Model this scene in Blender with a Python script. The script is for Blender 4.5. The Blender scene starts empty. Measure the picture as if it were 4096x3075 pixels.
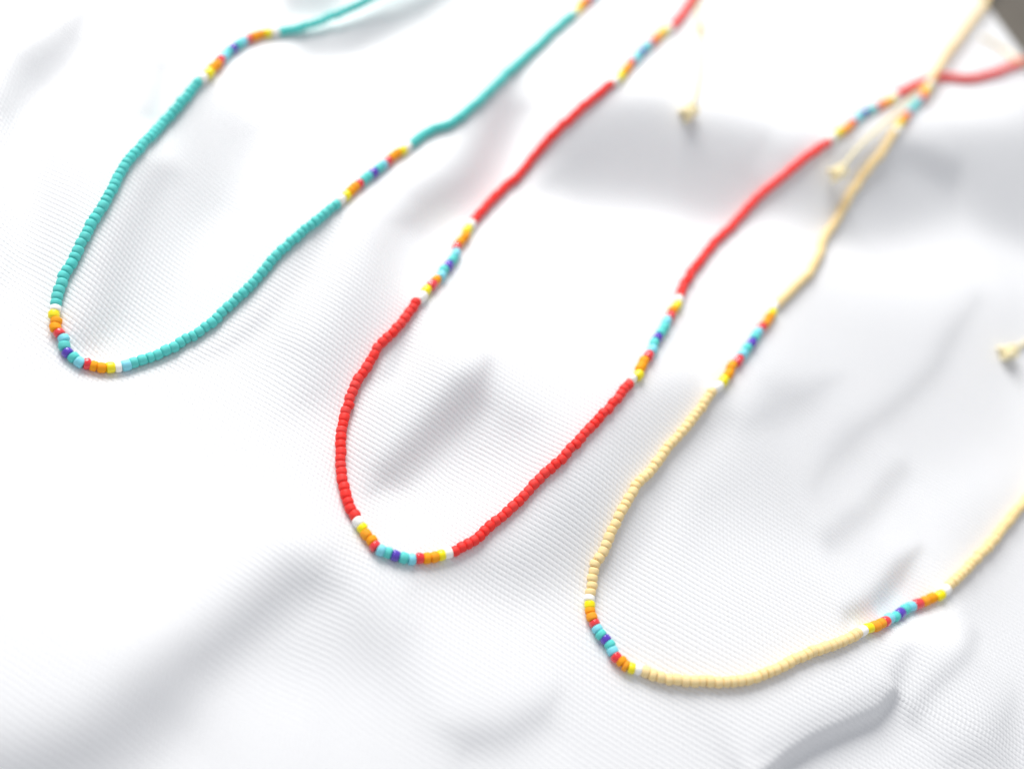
import bpy, bmesh, math, random
import numpy as np
from mathutils import Vector, Matrix

random.seed(11)
sc = bpy.context.scene
MM = 0.001
# ---------------------------------------------------------------- camera
PITCH, ROLL, DIST = math.radians(56), math.radians(23), 211 * MM
cam_d = bpy.data.cameras.new('camera'); cam = bpy.data.objects.new('camera', cam_d); sc.collection.objects.link(cam)
cam_d.sensor_width = 36; cam_d.lens = 32; cam_d.clip_start = 0.01; cam_d.clip_end = 20
fw = Vector((0, math.cos(PITCH), -math.sin(PITCH))); R0 = Vector((1, 0, 0)); U0 = Vector((0, math.sin(PITCH), math.cos(PITCH)))
cr = R0 * math.cos(ROLL) + U0 * math.sin(ROLL); cu = -R0 * math.sin(ROLL) + U0 * math.cos(ROLL)
cam.matrix_world = Matrix(((cr.x, cu.x, -fw.x, 0), (cr.y, cu.y, -fw.y, -DIST * math.cos(PITCH)), (cr.z, cu.z, -fw.z, DIST * math.sin(PITCH)), (0, 0, 0, 1)))
cam_d.dof.use_dof = True; cam_d.dof.focus_distance = 0.198; cam_d.dof.aperture_fstop = 3.6; cam_d.dof.aperture_blades = 7
sc.camera = cam
# ---------------------------------------------------------------- light: a bright room and one large window-sized lamp
world = bpy.data.worlds.new('World'); sc.world = world; world.use_nodes = True
bg = world.node_tree.nodes['Background']; bg.inputs['Color'].default_value = (0.93, 0.95, 1.0, 1); bg.inputs['Strength'].default_value = 0.55
AZ, EL = math.radians(140), math.radians(42)
ld = bpy.data.lights.new('window_light', 'AREA'); lamp = bpy.data.objects.new('window_light', ld); sc.collection.objects.link(lamp)
ld.shape = 'RECTANGLE'; ld.size = 0.5; ld.size_y = 0.5; ld.energy = 9.4; ld.color = (1.0, 0.985, 0.96)
ldir = Vector((math.cos(AZ) * math.cos(EL), math.sin(AZ) * math.cos(EL), math.sin(EL)))
lamp.location = Vector((0.05, 0.20, 0)) + ldir * 0.75
lamp.rotation_euler = ldir.to_track_quat('Z', 'Y').to_euler()
sc.view_settings.view_transform = 'Standard'; sc.view_settings.look = 'None'; sc.view_settings.exposure = 0.0; sc.view_settings.gamma = 1.0
sc.cycles.max_bounces = 8; sc.cycles.diffuse_bounces = 4

# ---------------------------------------------------------------- cloth relief (table coordinates, millimetres)
GX0, GX1, GY0, GY1, GS = -200.0, 220.0, -160.0, 330.0, 0.8
LIGHT_AZ = math.radians(140.0)          # the lamp stands to the left and behind
KY_ = 0.83                               # widths are measured with depth shortened by this much
def seg_dist(X, Y, pts):
    d = np.full(X.shape, 1e9)
    P = [(x, y * KY_) for x, y in pts]
    Yq = Y * KY_
    if len(P) == 1: P = P * 2
    for (ax, ay), (bx, by) in zip(P[:-1], P[1:]):
        vx, vy = bx - ax, by - ay
        L2 = vx * vx + vy * vy + 1e-9
        t = np.clip(((X - ax) * vx + (Yq - ay) * vy) / L2, 0, 1)
        d = np.minimum(d, np.hypot(X - ax - t * vx, Yq - ay - t * vy))
    return d
def poly_mask(X, Y, pts, soft):
    d = seg_dist(X, Y, pts + pts[:1])
    ins = np.zeros(X.shape, bool)
    for (ax, ay), (bx, by) in zip(pts, pts[1:] + pts[:1]):
        if ay == by: continue
        ins ^= ((ay > Y) != (by > Y)) & (X < (bx - ax) * (Y - ay) / (by - ay) + ax)
    s = np.where(ins, d, -d) / soft
    return 1 / (1 + np.exp(-np.clip(1.3 * s, -40, 40)))
def make_relief(slopes, gain=1.2):
    xs = np.arange(GX0, GX1 + 0.5 * GS, GS); ys = np.arange(GY0, GY1 + 0.5 * GS, GS)
    X, Y = np.meshgrid(xs, ys)
    XW = X + 1.6 * np.sin(Y / 9.0 + 1.5 * np.sin(X / 21.0)) + 0.3 * np.sin(Y / 4.1 + X / 13.0); YW = Y + 1.6 * np.sin(X / 10.0 + 2.0 * np.sin(Y / 17.0)) + 0.3 * np.sin(X / 3.7 - Y / 11.0)
    g = np.zeros_like(X); low = np.zeros_like(X)
    for amp, sig, pts, kind in slopes:
        f = np.exp(-0.5 * (seg_dist(XW, YW, pts) / sig) ** 2) if kind == 'line' else poly_mask(XW, YW, pts, sig)
        if amp > 0: g += (amp * f) ** 2.2
        else: low += amp * f
    g = (g ** (1 / 2.2) + low) * gain
    # slope of the cloth along the lamp's azimuth -> height, as flat as possible across it
    kx = np.fft.fftfreq(len(xs), GS) * 2 * math.pi; ky = np.fft.fftfreq(len(ys), GS) * 2 * math.pi
    KX, KY = np.meshgrid(kx, ky)
    kl = KX * math.cos(LIGHT_AZ) + KY * math.sin(LIGHT_AZ); kp = -KX * math.sin(LIGHT_AZ) + KY * math.cos(LIGHT_AZ)
    H = np.fft.fft2(g) * (-1j * kl) / (kl ** 2 + 0.06 * kp ** 2 + (1 / 85.0) ** 2)
    h = np.real(np.fft.ifft2(H))
    # faint broad undulation everywhere
    h += 0.5 * np.sin(X / 23 + 1.3 * np.sin(Y / 41)) * np.sin(Y / 37 + 0.7) 
    return xs, ys, h
def sample(h, x, y):
    fx = min(max((x - GX0) / GS, 0), h.shape[1] - 1.001); fy = min(max((y - GY0) / GS, 0), h.shape[0] - 1.001)
    i, j = int(fx), int(fy); a, b = fx - i, fy - j
    return (h[j, i] * (1 - a) + h[j, i + 1] * a) * (1 - b) + (h[j + 1, i] * (1 - a) + h[j + 1, i + 1] * a) * b

# ---------------------------------------------------------------- layout, table millimetres
SLOPES = [
    (0.72, 2.31, [(-140.7, 55.5), (-135.9, 43.4), (-133.2, 27.8), (-132.1, 15.1), (-129.9, 4.8), (-137.6, 12.4), (-141.6, 29.1), (-142.5, 42.0)], 'area'),
    (0.36, 2.98, [(-140.1, 12.6), (-133.5, 20.7), (-120.9, -1.6), (-111.1, -21.0), (-112.1, -27.3)], 'area'),
    (0.2, 2.71, [(-156.3, 50.9), (-148.4, 59.1)], 'line'),
    (0.42, 4.13, [(-105.4, 47.4), (-84.1, 39.3), (-77.7, 17.7), (-80.3, -3.4), (-81.0, -21.5), (-88.2, -30.9), (-95.4, -26.5), (-98.7, -10.9), (-102.2, 9.8), (-104.6, 28.1)], 'area'),
    (0.46, 2.93, [(-96.5, 13.3), (-93.7, 1.5), (-91.9, -10.0), (-90.0, -22.2), (-90.2, -28.6)], 'line'),
    (0.45, 3.05, [(-112.9, 42.4), (-109.4, 27.8)], 'line'),
    (0.62, 1.88, [(-106.3, 90.3), (-102.9, 98.0), (-86.7, 107.5), (-90.1, 92.7), (-100.1, 83.7)], 'area'),
    (0.52, 2.02, [(-93.9, 79.8), (-82.8, 92.5), (-74.2, 106.3), (-60.2, 124.5), (-67.1, 103.8), (-79.0, 84.4), (-88.8, 75.2)], 'area'),
    (0.74, 2.96, [(-34.6, 93.9), (-26.4, 86.9), (-27.8, 65.0), (-31.7, 43.5), (-36.0, 30.3), (-40.5, 27.6), (-41.6, 39.3), (-39.0, 52.1), (-35.9, 72.1)], 'area'),
    (0.42, 3.66, [(-37.7, 34.5), (-34.4, 16.2), (-30.0, 3.1), (-30.5, -11.5), (-32.0, -22.9), (-40.1, -24.4), (-48.2, -12.4), (-47.7, 5.6), (-44.7, 20.2)], 'area'),
    (0.3, 1.49, [(-57.4, 21.2), (-60.3, 7.2), (-62.0, -7.6), (-65.9, -21.1), (-69.2, -26.9), (-62.8, -20.8), (-58.2, -10.6), (-53.2, 7.2), (-51.0, 23.2)], 'area'),
    (0.62, 3.44, [(-14.1, 77.6), (-6.4, 94.4), (7.1, 104.2), (25.5, 108.2), (41.6, 110.5), (47.1, 96.6), (34.9, 85.2), (14.5, 75.9), (-3.5, 66.0), (-12.6, 64.4)], 'area'),
    (0.54, 4.03, [(42.0, 108.5), (64.0, 123.3), (93.2, 145.2), (127.2, 174.1), (147.7, 189.9), (146.2, 131.9), (125.7, 130.7), (110.0, 130.2), (95.5, 115.1), (81.4, 104.6), (65.2, 93.1), (46.1, 94.0)], 'area'),
    (0.66, 2.88, [(67.7, 118.2), (86.5, 130.7), (103.3, 137.9)], 'line'),
    (0.74, 2.04, [(-7.5, 1.1), (-4.8, -7.9), (-9.1, -19.9), (-12.1, -31.3), (-17.2, -35.5), (-18.7, -29.6), (-16.4, -18.4), (-14.2, -7.2)], 'area'),
    (0.24, 3.27, [(-7.8, 0.3), (7.1, -6.0), (3.5, -18.2), (-10.6, -32.3), (-19.4, -36.5), (-26.4, -30.3), (-28.1, -17.0), (-21.2, -6.7)], 'area'),
    (0.3, 1.48, [(-29.4, -1.7), (-27.5, -8.5)], 'line'),
    (0.34, 2.86, [(38.9, 20.0), (54.1, 17.5), (42.2, -8.6), (34.6, -30.1), (19.8, -43.3), (-2.0, -53.0), (4.8, -44.6), (12.8, -32.0), (21.0, -13.6), (29.4, 9.4)], 'area'),
    (0.22, 5, [(60.3, 69.3), (78.0, 71.8), (104.8, 86.6), (127.9, 103.2), (140.6, 84.1), (128.4, 54.5), (108.3, 29.7), (91.4, 10.7), (70.2, -5.6), (49.9, -17.3), (45.3, -7.1), (54.1, 17.5), (55.5, 36.2)], 'area'),
    (0.46, 3.16, [(116.1, 92.8), (113.8, 77.0), (100.6, 48.4), (87.7, 22.6), (77.1, 10.6), (80.2, 23.2), (94.0, 48.2), (104.3, 71.9)], 'area'),
    (0.4, 3.02, [(56.3, 31.9), (65.4, 38.2), (77.2, 45.9), (74.2, 30.5), (65.8, 20.4), (56.8, 16.0)], 'area'),
    (0.3, 2.44, [(102.2, 26.8), (91.6, 9.5), (81.0, -0.6)], 'line'),
    (0.5, 0.94, [(106.1, 6.5), (103.3, -2.9), (94.2, -15.1), (89.3, -20.7), (87.8, -17.9), (93.5, -8.4), (99.5, 0.4)], 'area'),
    (0.17, 4.03, [(115.2, 15.2), (128.5, 39.5), (139.7, 30.6), (128.9, 6.0), (116.4, -11.3)], 'area'),
    (0.58, 2.85, [(-28.6, -59.8), (-22.2, -56.9), (-18.6, -60.3), (-22.5, -68.0), (-25.5, -76.8), (-28.3, -86.9), (-28.8, -93.9), (-36.1, -103.3), (-50.3, -113.3), (-57.1, -108.4), (-44.0, -97.5), (-38.2, -88.4), (-34.2, -79.6), (-31.6, -69.0)], 'area'),
    (0.18, 3.17, [(-20.6, -58.1), (0.5, -59.0), (-0.5, -68.2), (-12.0, -73.9), (-23.2, -77.7)], 'area'),
    (0.36, 1.74, [(33.7, -61.5), (33.8, -67.9), (26.0, -75.5), (16.9, -80.8), (13.2, -76.2), (22.7, -71.5), (27.7, -66.8)], 'area'),
    (0.32, 1.07, [(104.0, -18.8), (106.2, -19.0), (105.8, -27.8), (99.5, -35.6), (87.0, -44.2), (77.9, -51.2), (72.6, -55.2), (83.0, -44.8), (96.2, -33.9), (102.0, -27.3)], 'area'),
    (1.5, 0.94, [(103.2, -31.8), (99.2, -37.2), (92.0, -42.8), (84.5, -48.4), (79.2, -53.3), (73.6, -60.8)], 'line'),
    (0.3, 2.14, [(129.2, -22.4), (122.7, -35.3), (115.8, -43.9), (134.3, -42.3)], 'area'),
    (0.22, 1.61, [(119.8, -11.0), (114.7, -22.0), (107.9, -35.2)], 'line'),
    (-0.4, 2.9, [(103.1, -14.7), (111.9, -12.1)], 'line'),
]
TURQUOISE = [
    ('t', [(-64.3, 130.05, 5.1), (-69.11, 115.24, 5.1), (-74.64, 104.5, 4.6), (-80.02, 97.66, 3.6), (-83.55, 93.2, 3.1), (-87.14, 88.9, 2.6), (-89.57, 85.15, 2.1), (-91.83, 81.09, 1.7000000000000002), (-94.22, 77.46, 1.3), (-96.11, 74.89, 1.1)]),
    ('wyoorbtitbrooyw', [(-96.95, 74.1, 1.1), (-98.28, 72.4, 1.1), (-99.41, 70.37, 1.1), (-100.43, 68.41, 1.1), (-101.21, 65.55, 1.1), (-101.91, 62.36, 1.1), (-102.05, 58.46, 1.1), (-101.71, 53.8, 1.1), (-101.33, 49.18, 1.1), (-101.55, 45.45, 1.1), (-101.5, 43.31, 1.1)]),
    ('t', [(-101.75, 41.05, 1.1), (-102.26, 34.05, 1.1), (-103.16, 27.06, 1.1), (-102.96, 18.64, 1.1), (-103.13, 11.2, 1.1), (-102.76, 7.26, 1.1), (-101.78, 2.15, 1.1), (-101.17, -3.76, 1.1), (-100.5, -8.77, 1.1), (-100.09, -13.15, 1.1), (-99.62, -17.39, 1.1), (-99.08, -20.42, 1.1), (-98.1, -24.11, 1.1), (-97.06, -26.99, 1.1)]),
    ('wyoorbtitbrooyw', [(-96.43, -28.17, 1.1), (-95.67, -29.4, 1.1), (-94.85, -30.71, 1.1), (-93.96, -31.97, 1.1), (-92.62, -32.95, 1.1), (-91.24, -33.7, 1.1), (-90.13, -35.16, 1.1), (-88.49, -35.7, 1.1), (-86.95, -36.06, 1.1), (-85.51, -36.4, 1.1), (-84.39, -35.62, 1.1), (-82.81, -35.33, 1.1), (-81.54, -34.71, 1.1), (-80.64, -33.79, 1.1), (-79.58, -33.11, 1.1)]),
    ('b', [(-78.39, -31.92, 1.1), (-78.33, -31.84, 1.1)]),
    ('t', [(-77.61, -30.57, 1.1), (-75.1, -27.47, 1.1), (-72.83, -23.95, 1.1), (-70.72, -19.95, 1.1), (-69.31, -17.63, 1.1), (-67.84, -13.88, 1.1), (-66.12, -7.91, 1.1), (-64.91, -4.06, 1.1), (-63.66, 0.47, 1.1), (-62.26, 6.63, 1.1), (-60.28, 11.81, 1.1), (-58.29, 17.13, 1.1), (-55.96, 24.03, 1.1)]),
    ('wyoorttitbrooyw', [(-55.69, 25.78, 1.1), (-55.27, 27.52, 1.1), (-54.81, 31.12, 1.1), (-54.13, 34.03, 1.1), (-53.54, 37.54, 1.1), (-52.81, 40.51, 1.1), (-52.09, 43.85, 1.1), (-51.41, 46.78, 1.1), (-50.9, 49.87, 1.1), (-49.85, 51.39, 1.1), (-49.43, 53.56, 1.1)]),
    ('t', [(-48.94, 55.53, 1.1), (-47.89, 59.4, 1.1), (-46.44, 62.31, 1.1), (-42.51, 67.28, 1.1), (-40.14, 73.09, 1.1), (-37.8, 81.09, 1.1), (-35.21, 92.8, 1.1), (-32.22, 104.38, 1.1), (-29.82, 114.22, 1.1), (-27.08, 125.26, 1.1)]),
    ('wyoorbtitbrooyw', [(-26.64, 127.85, 1.1), (-26.33, 130.44, 1.1), (-25.43, 135.41, 1.1), (-22.99, 148.42, 1.1), (-20.27, 162.8, 1.1)]),
    ('t', [(-19.48, 166.18, 1.1), (-16.29, 180.19, 1.1), (-13.04, 195.34, 1.1)]),
]
RED = [
    ('r', [(9.96, 193.06, 1.1), (7.19, 176.56, 1.1), (5.24, 163.45, 1.1), (3.57, 150.73, 1.1), (2.25, 143.56, 1.1)]),
    ('wyoorbtitbrooyw', [(1.51, 141.13, 1.1), (0.5, 137.83, 1.1), (-0.6, 133.54, 1.1), (-2.03, 127.39, 1.1), (-3.29, 121.31, 1.1), (-4.16, 114.97, 1.1), (-4.83, 111.52, 1.1), (-5.48, 106.53, 1.1), (-6.23, 102.94, 1.1), (-6.81, 101.03, 1.1)]),
    ('r', [(-7.8, 99.21, 1.1), (-8.91, 95.76, 1.1), (-11.19, 90.53, 1.1), (-14.02, 83.77, 1.1), (-16.83, 77.87, 1.1), (-19.12, 71.0, 1.1), (-20.69, 64.93, 1.1), (-22.91, 58.36, 1.1), (-24.78, 50.62, 1.1), (-25.76, 44.23, 1.1)]),
    ('wyoorbtitbo2yw', [(-26.03, 42.15, 1.1), (-26.23, 39.16, 1.1), (-26.22, 36.69, 1.1), (-26.22, 34.61, 1.1), (-26.53, 32.72, 1.1), (-25.89, 30.29, 1.1), (-25.9, 27.27, 1.1), (-25.94, 25.35, 1.1), (-26.35, 22.77, 1.1), (-26.22, 20.75, 1.1), (-26.77, 18.28, 1.1), (-27.31, 15.57, 1.1), (-27.78, 13.41, 1.1), (-27.83, 11.47, 1.1)]),
    ('r', [(-28.42, 9.47, 1.1), (-28.95, 5.19, 1.1), (-29.8, 0.94, 1.1), (-30.72, -2.2, 1.1), (-31.41, -5.49, 1.1), (-31.63, -8.95, 1.1), (-31.89, -12.06, 1.1), (-32.09, -15.51, 1.1), (-32.03, -18.04, 1.1), (-31.63, -20.29, 1.1), (-31.33, -22.58, 1.1), (-30.7, -25.11, 1.1), (-30.1, -27.31, 1.1), (-29.57, -28.93, 1.1), (-28.72, -30.5, 1.1), (-27.42, -33.28, 1.1), (-26.0, -35.86, 1.1), (-24.6, -37.97, 1.1), (-22.99, -40.07, 1.1), (-21.01, -42.32, 1.1), (-19.46, -43.68, 1.1)]),
    ('wyoorbtitbrooyw', [(-18.33, -44.78, 1.1), (-16.88, -45.69, 1.1), (-15.32, -46.65, 1.1), (-14.13, -47.2, 1.1), (-12.66, -48.2, 1.1), (-11.06, -48.29, 1.1), (-9.45, -48.16, 1.1), (-7.76, -47.99, 1.1), (-6.01, -47.67, 1.1), (-4.54, -46.91, 1.1), (-3.05, -46.15, 1.1), (-1.77, -45.39, 1.1), (-0.43, -44.5, 1.1), (0.39, -43.64, 1.1), (1.58, -42.63, 1.1)]),
    ('r', [(2.49, -41.42, 1.1), (4.33, -39.36, 1.1), (6.18, -36.41, 1.1), (7.7, -32.78, 1.1), (9.04, -30.62, 1.1), (9.66, -29.11, 1.1), (11.09, -26.03, 1.1), (12.77, -21.68, 1.1), (14.53, -17.68, 1.1), (16.45, -14.07, 1.1), (18.18, -9.32, 1.1), (19.99, -4.58, 1.1), (22.21, 0.89, 1.1), (23.42, 4.51, 1.1), (24.51, 8.3, 1.1), (25.23, 10.31, 1.1)]),
    ('wyoorbtittbroyw', [(25.57, 12.03, 1.1), (26.51, 13.78, 1.1), (26.88, 16.04, 1.1), (26.97, 17.6, 1.1), (27.21, 19.57, 1.1), (27.81, 21.62, 1.1), (28.03, 23.84, 1.1), (28.27, 26.12, 1.1), (28.71, 28.76, 1.1), (29.25, 31.02, 1.1), (29.52, 33.49, 1.1), (29.82, 35.82, 1.1), (30.16, 38.52, 1.1), (30.91, 41.1, 1.1), (30.94, 43.44, 1.1)]),
    ('r', [(31.05, 46.04, 1.1), (30.95, 49.12, 1.1), (31.69, 53.33, 1.1), (33.61, 61.05, 1.1), (36.39, 71.78, 1.1), (39.58, 80.57, 1.1), (42.2, 88.12, 1.1), (45.44, 95.88, 1.1), (49.76, 103.22, 1.1), (53.11, 109.54, 1.1), (57.51, 116.64, 1.1)]),
    ('wyoorbtitbrooyw', [(58.61, 119.0, 1.1), (59.57, 120.81, 1.1), (61.5, 123.86, 1.1), (63.52, 128.16, 1.1), (64.81, 131.98, 1.1), (66.35, 135.33, 1.1), (68.23, 138.71, 1.1), (70.47, 141.86, 1.1), (72.29, 145.35, 1.1), (74.61, 149.26, 1.1), (75.76, 151.8, 1.1)]),
    ('r', [(77.47, 155.85, 1.1), (80.97, 161.55, 1.1), (84.33, 166.42, 1.1), (87.46, 170.32, 1.1), (90.7, 173.83, 1.1), (94.35, 176.26, 1.1), (98.57, 177.96, 1.1), (103.51, 182.69, 1.1), (109.39, 190.61, 1.1), (115.0, 199.59, 1.1), (120.36, 208.65, 1.1), (125.66, 216.35, 1.1), (134.63, 228.43, 1.1)]),
]
CREAM = [
    ('c', [(119.31, 285.19, 2.1), (113.79, 264.7, 2.1), (108.62, 243.45, 2.1), (102.89, 225.23, 2.1), (98.37, 209.34, 2.5), (90.98, 184.79, 3.1), (87.78, 171.83, 3.3000000000000003), (86.67, 165.98, 3.1)]),
    ('wyorbttbrooyw', [(86.1, 163.14, 2.7), (85.54, 159.78, 2.3000000000000003), (84.65, 157.04, 1.9000000000000001), (83.84, 154.34, 1.1), (82.11, 149.85, 1.1), (79.75, 143.11, 1.1), (78.76, 139.73, 1.1), (78.22, 137.56, 1.1), (77.79, 135.18, 1.1)]),
    ('c', [(77.12, 132.75, 1.1), (75.48, 125.48, 1.1), (73.42, 119.68, 1.1), (71.6, 113.24, 1.1), (70.04, 106.95, 1.1), (69.14, 101.44, 1.1), (67.73, 95.35, 1.1), (66.07, 88.76, 1.1), (65.28, 81.1, 1.1), (63.75, 73.57, 1.1), (61.74, 68.56, 1.1), (58.83, 61.62, 1.1), (56.91, 57.0, 1.1)]),
    ('wyoorbtitbrooyw', [(55.9, 54.55, 1.1), (55.57, 51.97, 1.1), (54.96, 49.6, 1.1), (54.38, 47.09, 1.1), (53.2, 44.27, 1.1), (52.34, 41.34, 1.1), (51.94, 38.89, 1.1), (51.03, 35.9, 1.1), (49.93, 33.12, 1.1), (49.23, 31.07, 1.1), (48.34, 28.81, 1.1), (47.95, 26.5, 1.1), (47.4, 24.43, 1.1), (46.75, 22.32, 1.1), (45.88, 20.71, 1.1)]),
    ('c', [(44.97, 18.43, 1.1), (43.95, 15.19, 1.1), (43.0, 11.56, 1.1), (41.76, 7.3, 1.1), (40.14, 3.85, 1.1), (38.96, 0.29, 1.1), (37.76, -3.87, 1.1), (36.34, -8.13, 1.1), (34.7, -11.32, 1.1), (34.02, -15.3, 1.1), (33.15, -20.14, 1.1), (32.74, -23.39, 1.1), (32.8, -25.61, 1.1), (32.62, -27.8, 1.1), (32.2, -30.18, 1.1), (31.9, -31.97, 1.1), (32.32, -34.31, 1.1), (32.87, -37.5, 1.1)]),
    ('wyoorbtitbrooyw', [(33.11, -38.92, 1.1), (33.61, -40.23, 1.1), (33.99, -41.48, 1.1), (34.58, -42.44, 1.1), (35.37, -43.41, 1.1), (36.16, -44.37, 1.1), (37.01, -45.2, 1.1), (37.99, -45.77, 1.1), (39.29, -46.41, 1.1), (40.38, -47.43, 1.1), (41.5, -48.54, 1.1), (42.73, -48.98, 1.1), (43.91, -49.64, 1.1), (45.42, -49.66, 1.1), (46.85, -49.41, 1.1)]),
    ('c', [(48.08, -49.54, 1.1), (50.76, -49.52, 1.1), (53.88, -49.04, 1.1), (56.78, -48.28, 1.1), (60.07, -47.19, 1.1), (63.41, -46.17, 1.1), (66.35, -44.86, 1.1), (69.17, -43.07, 1.1), (71.98, -40.85, 1.1), (74.11, -38.96, 1.1), (76.53, -36.5, 1.1), (79.96, -33.38, 1.1), (83.5, -30.38, 1.1), (86.75, -27.8, 1.1), (89.1, -25.42, 1.1), (90.75, -23.65, 1.1)]),
    ('wyoorbtitbrooyw', [(92.14, -22.32, 1.1), (93.81, -21.01, 1.1), (95.61, -19.27, 1.1), (97.27, -17.68, 1.1), (98.89, -16.06, 1.1), (100.69, -14.21, 1.1), (102.23, -12.67, 1.1), (103.76, -10.64, 1.1), (105.31, -9.17, 1.1), (106.68, -7.94, 1.1), (107.98, -6.78, 1.1), (109.21, -5.57, 1.1), (110.47, -4.52, 1.1), (111.78, -3.23, 1.1), (112.91, -1.49, 1.1)]),
    ('c', [(114.34, 0.56, 1.1), (117.3, 4.98, 1.1), (120.58, 10.11, 1.1), (123.86, 15.53, 1.1), (126.54, 20.48, 1.1), (129.21, 25.75, 1.1), (132.69, 32.04, 1.1), (137.57, 41.56, 1.1), (140.88, 51.41, 1.1)]),
]
CORD_TOP = [(8.89, 186.26, 0.6), (7.67, 175.25, 0.6), (7.2, 165.26, 0.6), (8.55, 156.89, 0.7), (10.89, 148.29, 1.2), (12.99, 139.78, 0.6), (15.07, 126.7, 0.6), (16.13, 114.29, 0.6), (16.3, 105.9, 0.6), (16.1, 102.5, 0.9)]
CORD_MIDDLE = [(87.22, 168.26, 1.6), (81.89, 155.96, 2.2), (76.24, 140.97, 2.2), (71.86, 131.04, 2.2), (68.51, 123.1, 2.4), (66.22, 117.11, 3), (64.41, 111.7, 3.4), (63.19, 107.94, 3.6)]
CORD_SIDE = [(140.57, 50.56, 1), (143.4, 68.85, 0.6), (140.16, 84.19, 0.6), (134.99, 89.23, 0.6), (131.47, 85.83, 0.6), (128.04, 81.82, 0.6), (126.19, 79.4, 0.7)]
CORD_BACK = [(135.1, 229.26, 1.0), (127.46, 216.08, 1.2), (121.99, 212.2, 1.8), (118.35, 217.19, 1), (113.78, 219.32, 0.6), (108.04, 219.68, 0.6)]
CLOTH_EDGE = [(119.1, 262.3), (133.7, 235.9)]

# ---------------------------------------------------------------- helpers
def srgb(r, g, b):
    f = lambda c: (c / 255 / 12.92) if c / 255 <= 0.04045 else ((c / 255 + 0.055) / 1.055) ** 2.4
    return (f(r), f(g), f(b), 1)
def link(o, parent=None):
    sc.collection.objects.link(o)
    if parent: o.parent = parent
    return o
def mesh_obj(name, verts, faces, mat, parent=None, smooth=True):
    me = bpy.data.meshes.new(name); me.from_pydata(verts, [], faces); me.update()
    if smooth: me.polygons.foreach_set('use_smooth', [True] * len(me.polygons))
    if mat: me.materials.append(mat)
    return link(bpy.data.objects.new(name, me), parent)
def tag(o, label, cat):
    o['label'] = label; o['category'] = cat
def new_mat(name):
    m = bpy.data.materials.new(name); m.use_nodes = True
    return m, m.node_tree, m.node_tree.nodes['Principled BSDF']
def math_node(nt, op, a, b=None, c=None):
    n = nt.nodes.new('ShaderNodeMath'); n.operation = op
    for i, v in enumerate((a, b, c)):
        if v is None: continue
        if isinstance(v, (int, float)): n.inputs[i].default_value = v
        else: nt.links.new(v, n.inputs[i])
    return n.outputs[0]
# ---------------------------------------------------------------- materials
def bead_mat(name, col, rough, sss=0.12, spec=0.4, coat=0.0):
    m, nt, b = new_mat(name)
    b.inputs['Roughness'].default_value = rough
    b.inputs['Specular IOR Level'].default_value = spec
    b.inputs['Subsurface Weight'].default_value = sss
    b.inputs['Subsurface Radius'].default_value = (0.0006, 0.0005, 0.0004)
    b.inputs['Subsurface Scale'].default_value = 1.0
    b.inputs['Coat Weight'].default_value = coat; b.inputs['Coat Roughness'].default_value = 0.12
    oi = nt.nodes.new('ShaderNodeObjectInfo'); hsv = nt.nodes.new('ShaderNodeHueSaturation')
    hsv.inputs['Color'].default_value = col
    nt.links.new(math_node(nt, 'MULTIPLY_ADD', oi.outputs['Random'], 0.06, 0.97), hsv.inputs['Value'])
    nt.links.new(math_node(nt, 'MULTIPLY_ADD', oi.outputs['Random'], 0.04, 0.98), hsv.inputs['Saturation'])
    nt.links.new(hsv.outputs['Color'], b.inputs['Base Color'])
    no = nt.nodes.new('ShaderNodeTexNoise'); no.inputs['Scale'].default_value = 4500; no.inputs['Detail'].default_value = 2
    tc = nt.nodes.new('ShaderNodeTexCoord'); nt.links.new(tc.outputs['Object'], no.inputs['Vector'])
    bp = nt.nodes.new('ShaderNodeBump'); bp.inputs['Strength'].default_value = 0.25; bp.inputs['Distance'].default_value = 0.00006
    nt.links.new(no.outputs['Fac'], bp.inputs['Height']); nt.links.new(bp.outputs['Normal'], b.inputs['Normal'])
    return m
MATS = {
    't': bead_mat('matte_turquoise', srgb(94, 212, 206), 0.62),
    'R': bead_mat('matte_red', srgb(250, 60, 54), 0.6),
    'c': bead_mat('matte_cream', srgb(250, 222, 163), 0.6),
    'w': bead_mat('white_glass', srgb(255, 253, 246), 0.35),
    'y': bead_mat('yellow_glass', srgb(255, 236, 2), 0.3, 0.1, 0.5),
    'o': bead_mat('orange_glass', srgb(255, 164, 0), 0.7),
    'r': bead_mat('glossy_red_glass', srgb(240, 58, 66), 0.22, 0.1, 0.5, 0.6),
    'b': bead_mat('sky_blue_glass', srgb(136, 222, 238), 0.5),
    'i': bead_mat('indigo_glass', srgb(88, 54, 190), 0.22, 0.05, 0.5, 0.6),
}
def cord_mat():
    m, nt, b = new_mat('waxed_cord'); b.inputs['Base Color'].default_value = srgb(250, 236, 188)
    b.inputs['Roughness'].default_value = 0.3; b.inputs['Coat Weight'].default_value = 0.7
    return m
CORD = cord_mat()
def tip_mat():
    m, nt, b = new_mat('melted_nylon'); b.inputs['Base Color'].default_value = srgb(255, 250, 236); b.inputs['Roughness'].default_value = 0.06
    b.inputs['Transmission Weight'].default_value = 0.7; b.inputs['IOR'].default_value = 1.5
    return m
TIP = tip_mat()
def thread_mat():
    m, nt, b = new_mat('nylon_thread'); b.inputs['Base Color'].default_value = srgb(232, 226, 208); b.inputs['Roughness'].default_value = 0.4
    return m
THREAD = thread_mat()
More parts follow.
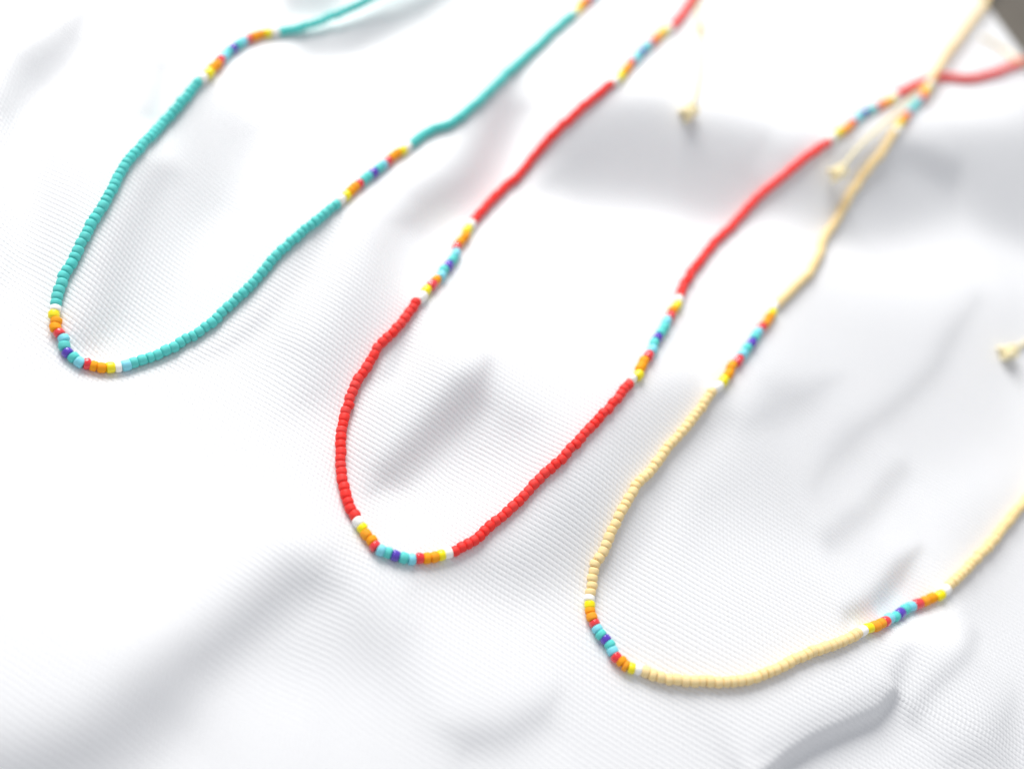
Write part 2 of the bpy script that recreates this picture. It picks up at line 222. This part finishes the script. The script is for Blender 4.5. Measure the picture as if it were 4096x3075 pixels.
def cloth_mat():
    m, nt, b = new_mat('white_knit_satin')
    b.inputs['Base Color'].default_value = (0.84, 0.845, 0.86, 1); b.inputs['Roughness'].default_value = 0.42
    b.inputs['Specular IOR Level'].default_value = 0.5; b.inputs['Sheen Weight'].default_value = 0.15; b.inputs['Sheen Roughness'].default_value = 0.4
    uv = nt.nodes.new('ShaderNodeUVMap'); uv.uv_map = 'weave'
    wob = nt.nodes.new('ShaderNodeTexNoise'); wob.inputs['Scale'].default_value = 0.05; wob.inputs['Detail'].default_value = 2
    nt.links.new(uv.outputs['UV'], wob.inputs['Vector'])
    sep = nt.nodes.new('ShaderNodeSeparateXYZ'); nt.links.new(uv.outputs['UV'], sep.inputs[0])
    row = math_node(nt, 'DIVIDE', math_node(nt, 'MULTIPLY_ADD', wob.outputs['Fac'], 1.2, sep.outputs['Y']), 1.07)
    fr = math_node(nt, 'FRACT', row); fl = math_node(nt, 'FLOOR', row)
    ridge = math_node(nt, 'POWER', math_node(nt, 'SINE', math_node(nt, 'MULTIPLY', fr, math.pi)), 0.6)
    ph = math_node(nt, 'ADD', math_node(nt, 'DIVIDE', sep.outputs['X'], 1.0), math_node(nt, 'MULTIPLY_ADD', fl, 0.5, math_node(nt, 'MULTIPLY', fr, 0.7)))
    st = math_node(nt, 'COSINE', math_node(nt, 'MULTIPLY', ph, 2 * math.pi))
    hgt = math_node(nt, 'MULTIPLY', ridge, math_node(nt, 'MULTIPLY_ADD', st, 0.2, 0.8))
    bp = nt.nodes.new('ShaderNodeBump'); bp.inputs['Strength'].default_value = 1.0; bp.inputs['Distance'].default_value = 0.00012
    fz = nt.nodes.new('ShaderNodeTexNoise'); fz.inputs['Scale'].default_value = 1.6; fz.inputs['Detail'].default_value = 3
    nt.links.new(uv.outputs['UV'], fz.inputs['Vector'])
    hgt = math_node(nt, 'MULTIPLY', hgt, math_node(nt, 'MULTIPLY_ADD', fz.outputs['Fac'], 0.9, 0.55))
    nt.links.new(hgt, bp.inputs['Height']); nt.links.new(bp.outputs['Normal'], b.inputs['Normal'])
    return m
# ---------------------------------------------------------------- cloth and table
xs, ys, H = make_relief(SLOPES)
FLOOR = float(H.min()) - 1.0
(ex0, ey0), (ex1, ey1) = CLOTH_EDGE
en = Vector((ey0 - ey1, ex1 - ex0)).normalized()          # normal of the cloth's far edge
if en.y < 0: en = -en
X, Y = np.meshgrid(xs, ys)
edge = (X - ex0) * en.x + (Y - ey0) * en.y + 1.2 * np.sin((X * en.y - Y * en.x) / 17.0)
t = np.clip((edge + 16) / 16, 0, 1); t = t * t * (3 - 2 * t)
H = H * (1 - t) + (FLOOR + 0.4) * t
def build_cloth():
    ny, nx = H.shape
    keep = edge < 0.0
    verts = np.stack([X, Y, H], -1).reshape(-1, 3) * MM
    idx = np.arange(nx * ny).reshape(ny, nx)
    q = np.stack([idx[:-1, :-1], idx[:-1, 1:], idx[1:, 1:], idx[1:, :-1]], -1)
    kq = keep[:-1, :-1] & keep[:-1, 1:] & keep[1:, 1:] & keep[1:, :-1]
    q = q[kq]
    used = np.unique(q); remap = -np.ones(nx * ny, int); remap[used] = np.arange(len(used))
    o = mesh_obj('satin_cloth', verts[used].tolist(), remap[q].tolist(), cloth_mat())
    # weave coordinates run along the cloth, not along the table
    hx = np.gradient(H, GS, axis=1); hy = np.gradient(H, GS, axis=0)
    u = np.cumsum(np.sqrt(1 + hx ** 2), axis=1) * GS; v = np.cumsum(np.sqrt(1 + hy ** 2), axis=0) * GS
    u -= u[:, nx // 2][:, None]; v -= v[ny // 3, :][None, :]
    a = math.radians(-9)
    uu = u * math.cos(a) + v * math.sin(a); vv = -u * math.sin(a) + v * math.cos(a)
    uvs = np.stack([uu, vv], -1).reshape(-1, 2)[used]
    me = o.data; lay = me.uv_layers.new(name='weave')
    li = np.empty(len(me.loops), int); me.loops.foreach_get('vertex_index', li)
    lay.data.foreach_set('uv', uvs[li].ravel())
    so = o.modifiers.new('thickness', 'SOLIDIFY'); so.thickness = 0.35 * MM; so.offset = -1
    tag(o, 'white knitted satin cloth lying in soft folds under the necklaces', 'cloth')
    return o
build_cloth()
def build_table():
    m, nt, b = new_mat('dark_table'); b.inputs['Roughness'].default_value = 0.5
    no = nt.nodes.new('ShaderNodeTexNoise'); no.inputs['Scale'].default_value = 30
    cr_ = nt.nodes.new('ShaderNodeValToRGB'); cr_.color_ramp.elements[0].color = srgb(84, 78, 70); cr_.color_ramp.elements[1].color = srgb(112, 106, 96)
    tc = nt.nodes.new('ShaderNodeTexCoord'); nt.links.new(tc.outputs['Object'], no.inputs['Vector'])
    nt.links.new(no.outputs['Fac'], cr_.inputs['Fac']); nt.links.new(cr_.outputs['Color'], b.inputs['Base Color'])
    bm = bmesh.new(); bmesh.ops.create_cube(bm, size=1)
    bmesh.ops.scale(bm, vec=(0.9, 1.1, 0.03), verts=bm.verts)
    bmesh.ops.bevel(bm, geom=bm.edges[:], offset=0.004, segments=2, affect='EDGES')
    me = bpy.data.meshes.new('tabletop'); bm.to_mesh(me); bm.free(); me.materials.append(m)
    o = link(bpy.data.objects.new('tabletop', me)); o.location = (0, 0.18, FLOOR * MM - 0.015); o['kind'] = 'structure'
build_table()
# ---------------------------------------------------------------- beads
def bead_mesh(name, mat, length, radius, hole, roundness, wob):
    prof = []
    hl = length / 2
    rc = min(roundness, hl * 0.95)
    prof.append((-hl + 0.02, hole)); prof.append((-hl, hole + 0.08))
    for k in range(5):
        a = math.pi / 2 * k / 4
        prof.append((-hl + rc - rc * math.cos(a), radius - rc + rc * math.sin(a)))
    prof.append((0.0, radius * 1.012))
    for k in range(5):
        a = math.pi / 2 * (1 - k / 4)
        prof.append((hl - rc + rc * math.cos(a), radius - rc + rc * math.sin(a)))
    prof.append((hl, hole + 0.08)); prof.append((hl - 0.02, hole))
    n = 18; vs = []; fs = []
    for i, (x, r) in enumerate(prof):
        for j in range(n):
            a = 2 * math.pi * j / n
            rr = r * (1 + wob * math.cos(2 * a + 0.6) * (r / radius)); xx = x * (1 + 0.05 * math.cos(a + wob * 30))
            vs.append((xx * MM, rr * math.cos(a) * MM, rr * math.sin(a) * MM))
    m = len(prof)
    for i in range(m):
        for j in range(n):
            a, b = i * n + j, i * n + (j + 1) % n
            c, d = ((i + 1) % m) * n + (j + 1) % n, ((i + 1) % m) * n + j
            fs.append((a, d, c, b))
    me = bpy.data.meshes.new(name); me.from_pydata(vs, [], fs); me.update()
    me.polygons.foreach_set('use_smooth', [True] * len(me.polygons)); me.materials.append(mat)
    return me
BEADS = {}
for key, mat in MATS.items():
    glass = key in 'ywoirb'
    BEADS[key] = [bead_mesh('bead_' + mat.name, mat, 1.72 + 0.05 * k, 1.17 + 0.015 * (k - 1), 0.38, (0.46 if glass else 0.54), 0.012 * (k - 1)) for k in range(3)]
def catmull(P, n=14):
    out = []
    for i in range(len(P) - 1):
        p0 = P[max(i - 1, 0)]; p1 = P[i]; p2 = P[i + 1]; p3 = P[min(i + 2, len(P) - 1)]
        for k in range(n):
            t = k / n
            out.append(0.5 * ((2 * p1) + (-p0 + p2) * t + (2 * p0 - 5 * p1 + 4 * p2 - p3) * t * t + (-p0 + 3 * p1 - 3 * p2 + p3) * t ** 3))
    out.append(P[-1]); return out
def polyline_at(pts, cum, s):
    i = int(np.searchsorted(cum, s)) ; i = min(max(i, 1), len(pts) - 1)
    t = (s - cum[i - 1]) / max(cum[i] - cum[i - 1], 1e-9)
    return pts[i - 1] + (pts[i] - pts[i - 1]) * min(max(t, 0), 1)
def tube(name, pts, radius, mat, parent, n=8, lobes=0, twist=0.0, origin=Vector((0, 0, 0)), closed_ends=True):
    vs, fs = [], []
    up = Vector((0, 0, 1)); s = 0
    for i, p in enumerate(pts):
        d = (pts[min(i + 1, len(pts) - 1)] - pts[max(i - 1, 0)])
        d = d.normalized() if d.length > 1e-9 else Vector((1, 0, 0))
        side = d.cross(up); side = side.normalized() if side.length > 1e-3 else Vector((1, 0, 0)); nn = side.cross(d)
        if i: s += (p - pts[i - 1]).length
        for j in range(n):
            a = 2 * math.pi * j / n
            r = radius * (1 + (0.18 * math.cos(lobes * a + s * twist) if lobes else 0))
            vs.append((p + (side * math.cos(a) + nn * math.sin(a)) * r) * MM - origin)
    for i in range(len(pts) - 1):
        for j in range(n):
            fs.append((i * n + j, i * n + (j + 1) % n, (i + 1) * n + (j + 1) % n, (i + 1) * n + j))
    fs.append(tuple(range(n - 1, -1, -1))); fs.append(tuple((len(pts) - 1) * n + j for j in range(n)))
    return mesh_obj(name, [tuple(v) for v in vs], fs, mat, parent)
def on_cloth(p):
    return Vector((p[0], p[1], sample(H, p[0], p[1]) + p[2]))
LABELS = {'w': 'small white glass bead', 'y': 'small yellow glass bead', 'o': 'small orange glass bead', 'r': 'small glossy red glass bead',
          'b': 'small sky blue glass bead', 't': 'small turquoise glass bead', 'i': 'small indigo glass bead'}
def necklace(name, segs, main, label):
    allp = []; marks = []
    for kind, pts in segs:
        a = len(allp)
        allp += [on_cloth(p) for p in pts]
        marks.append((kind, a, len(allp) - 1))
    N = 14
    fine = catmull(allp, N)
    cum = np.concatenate([[0], np.cumsum([(fine[i + 1] - fine[i]).length for i in range(len(fine) - 1)])])
    base = min(fine, key=lambda p: p.y)
    root = bpy.data.objects.new(name, None); link(root); root.empty_display_size = 0.01
    org = Vector((base.x, base.y, base.z - 1.0)) * MM
    root.location = org; tag(root, label, 'necklace')
    # boundaries: half way between the last point of a run and the first of the next
    bounds = [0.0]
    for (k1, a1, b1), (k2, a2, b2) in zip(marks[:-1], marks[1:]):
        bounds.append(0.5 * (cum[b1 * N] + cum[a2 * N]))
    bounds.append(cum[-1])
    centres = []
    for si, (kind, a, b) in enumerate(marks):
        s0, s1 = bounds[si], bounds[si + 1]
        if len(kind) == 1 and not (kind == 'b'):
            n = max(1, round((s1 - s0) / 1.69)); seq = [main] * n
        elif kind == 'b': seq = ['b']; n = 1
        else:
            seq = list(kind.replace('o2', 'or')); n = len(seq)
        w = [random.uniform(0.84, 1.16) for _ in range(n)]; tot = sum(w); s = s0
        for k in range(n):
            L = (s1 - s0) * w[k] / tot
            centres.append((s + L / 2, L, seq[k], len(kind) > 1 or kind == 'b')); s += L
    for s, L, key, accent in centres:
        p = polyline_at(fine, cum, s); q0 = polyline_at(fine, cum, s - 0.9); q1 = polyline_at(fine, cum, s + 0.9)
        d = (q1 - q0).normalized()
        rot = d.to_track_quat('X', 'Z').to_matrix().to_4x4()
        rot = rot @ Matrix.Rotation(random.uniform(-0.14, 0.14), 4, 'Z') @ Matrix.Rotation(random.uniform(-0.08, 0.08), 4, 'Y') @ Matrix.Rotation(random.uniform(0, 6.28), 4, 'X')
        side = d.cross(Vector((0, 0, 1))).normalized()
        p = p + side * random.gauss(0, 0.11) + Vector((0, 0, abs(random.gauss(0, 0.05))))
        o = bpy.data.objects.new('bead', random.choice(BEADS[key])); link(o, root)
        g = random.uniform(0.965, 1.035)
        o.matrix_local = Matrix.Translation(p * MM - org) @ rot @ Matrix.Diagonal((L / 1.69, g, g, 1))
        if accent: o['label'] = LABELS[key]
    tube('thread', fine[::3], 0.22, THREAD, root, 6, origin=org)
    return root, org
rt, og_t = necklace('beaded_necklace', TURQUOISE, 't', 'matte turquoise seed bead necklace with rainbow striped accents on white cloth')
rr_, og_r = necklace('beaded_necklace', RED, 'R', 'matte red seed bead necklace with rainbow striped accents, looped between turquoise and cream ones')
rc_, og_c = necklace('beaded_necklace', CREAM, 'c', 'pale cream seed bead necklace with rainbow striped accents and knotted cord')
# ---------------------------------------------------------------- tie cords with their knots
def knot(name, centre, size, parent, origin, tilt, wire=0.78):
    pts = []
    Rm = Matrix.Rotation(tilt, 3, 'Z') @ Matrix.Rotation(0.6, 3, 'X')
    for k in range(97):
        a = 2 * math.pi * k / 96
        v = Vector((math.sin(a) + 2 * math.sin(2 * a), math.cos(a) - 2 * math.cos(2 * a), -1.3 * math.sin(3 * a))) * (size / 3)
        pts.append(centre + Rm @ v)
    return tube(name, pts, wire, CORD, parent, 8, 2, 5.0, origin)
def cord(pts, parent, origin, end_knot, slide=None, radius=0.52):
    P = [on_cloth(p) for p in pts]
    f = catmull(P, 12)
    c = tube('tie_cord', f, radius, CORD, parent, 10, 2, 3.2, origin)
    e = f[-1]; d = (f[-1] - f[-6]).normalized()
    if end_knot:
        knot('end_knot', e + Vector((0, 0, 1.1)), 2.3, c, origin, math.atan2(d.y, d.x))
        tail = [e + d * 0.8 + Vector((0, 0, 0.5)), e + d * 1.7 + Vector((0.3, -0.2, 0.35)), e + d * 2.5 + Vector((0.5, -0.5, 0.0))]
        tube('cord_tail', catmull(tail, 6), 0.55, CORD, c, 10, 2, 3.2, origin)
        bm = bmesh.new(); bmesh.ops.create_icosphere(bm, subdivisions=2, radius=0.85 * MM)
        for v in bm.verts: v.co *= 1 + 0.18 * math.sin(v.co.x * 2600 + 1) * math.cos(v.co.y * 2100)
        for f_ in bm.faces: f_.smooth = True
        me = bpy.data.meshes.new('melted_tip'); bm.to_mesh(me); bm.free(); me.materials.append(TIP)
        tip = link(bpy.data.objects.new('melted_tip', me), c)
        tip.location = (e - d * 1.4 + Vector((0.5, 0.2, 1.5))) * MM - origin; tip.scale = (1.3, 0.9, 0.8); tip.rotation_euler.z = math.atan2(d.y, d.x)
    if slide is not None:
        s = on_cloth(pts[slide]); dd = (on_cloth(pts[slide + 1]) - on_cloth(pts[slide - 1])).normalized()
        sd = dd.cross(Vector((0, 0, 1))).normalized(); nn = sd.cross(dd); w = []
        for k in range(120):
            a = k / 119 * 5 * 2 * math.pi
            w.append(s + dd * (k / 119 - 0.5) * 3.6 + (sd * math.cos(a) + nn * math.sin(a)) * 0.75)
        tube('sliding_knot', w, 0.4, CORD, c, 8, origin=origin)
cord(CORD_TOP, rr_, og_r, True, 4)
cord(CORD_BACK, rr_, og_r, False, 2)
cord(CORD_MIDDLE, rc_, og_c, True)
cord(CORD_SIDE, rc_, og_c, True)
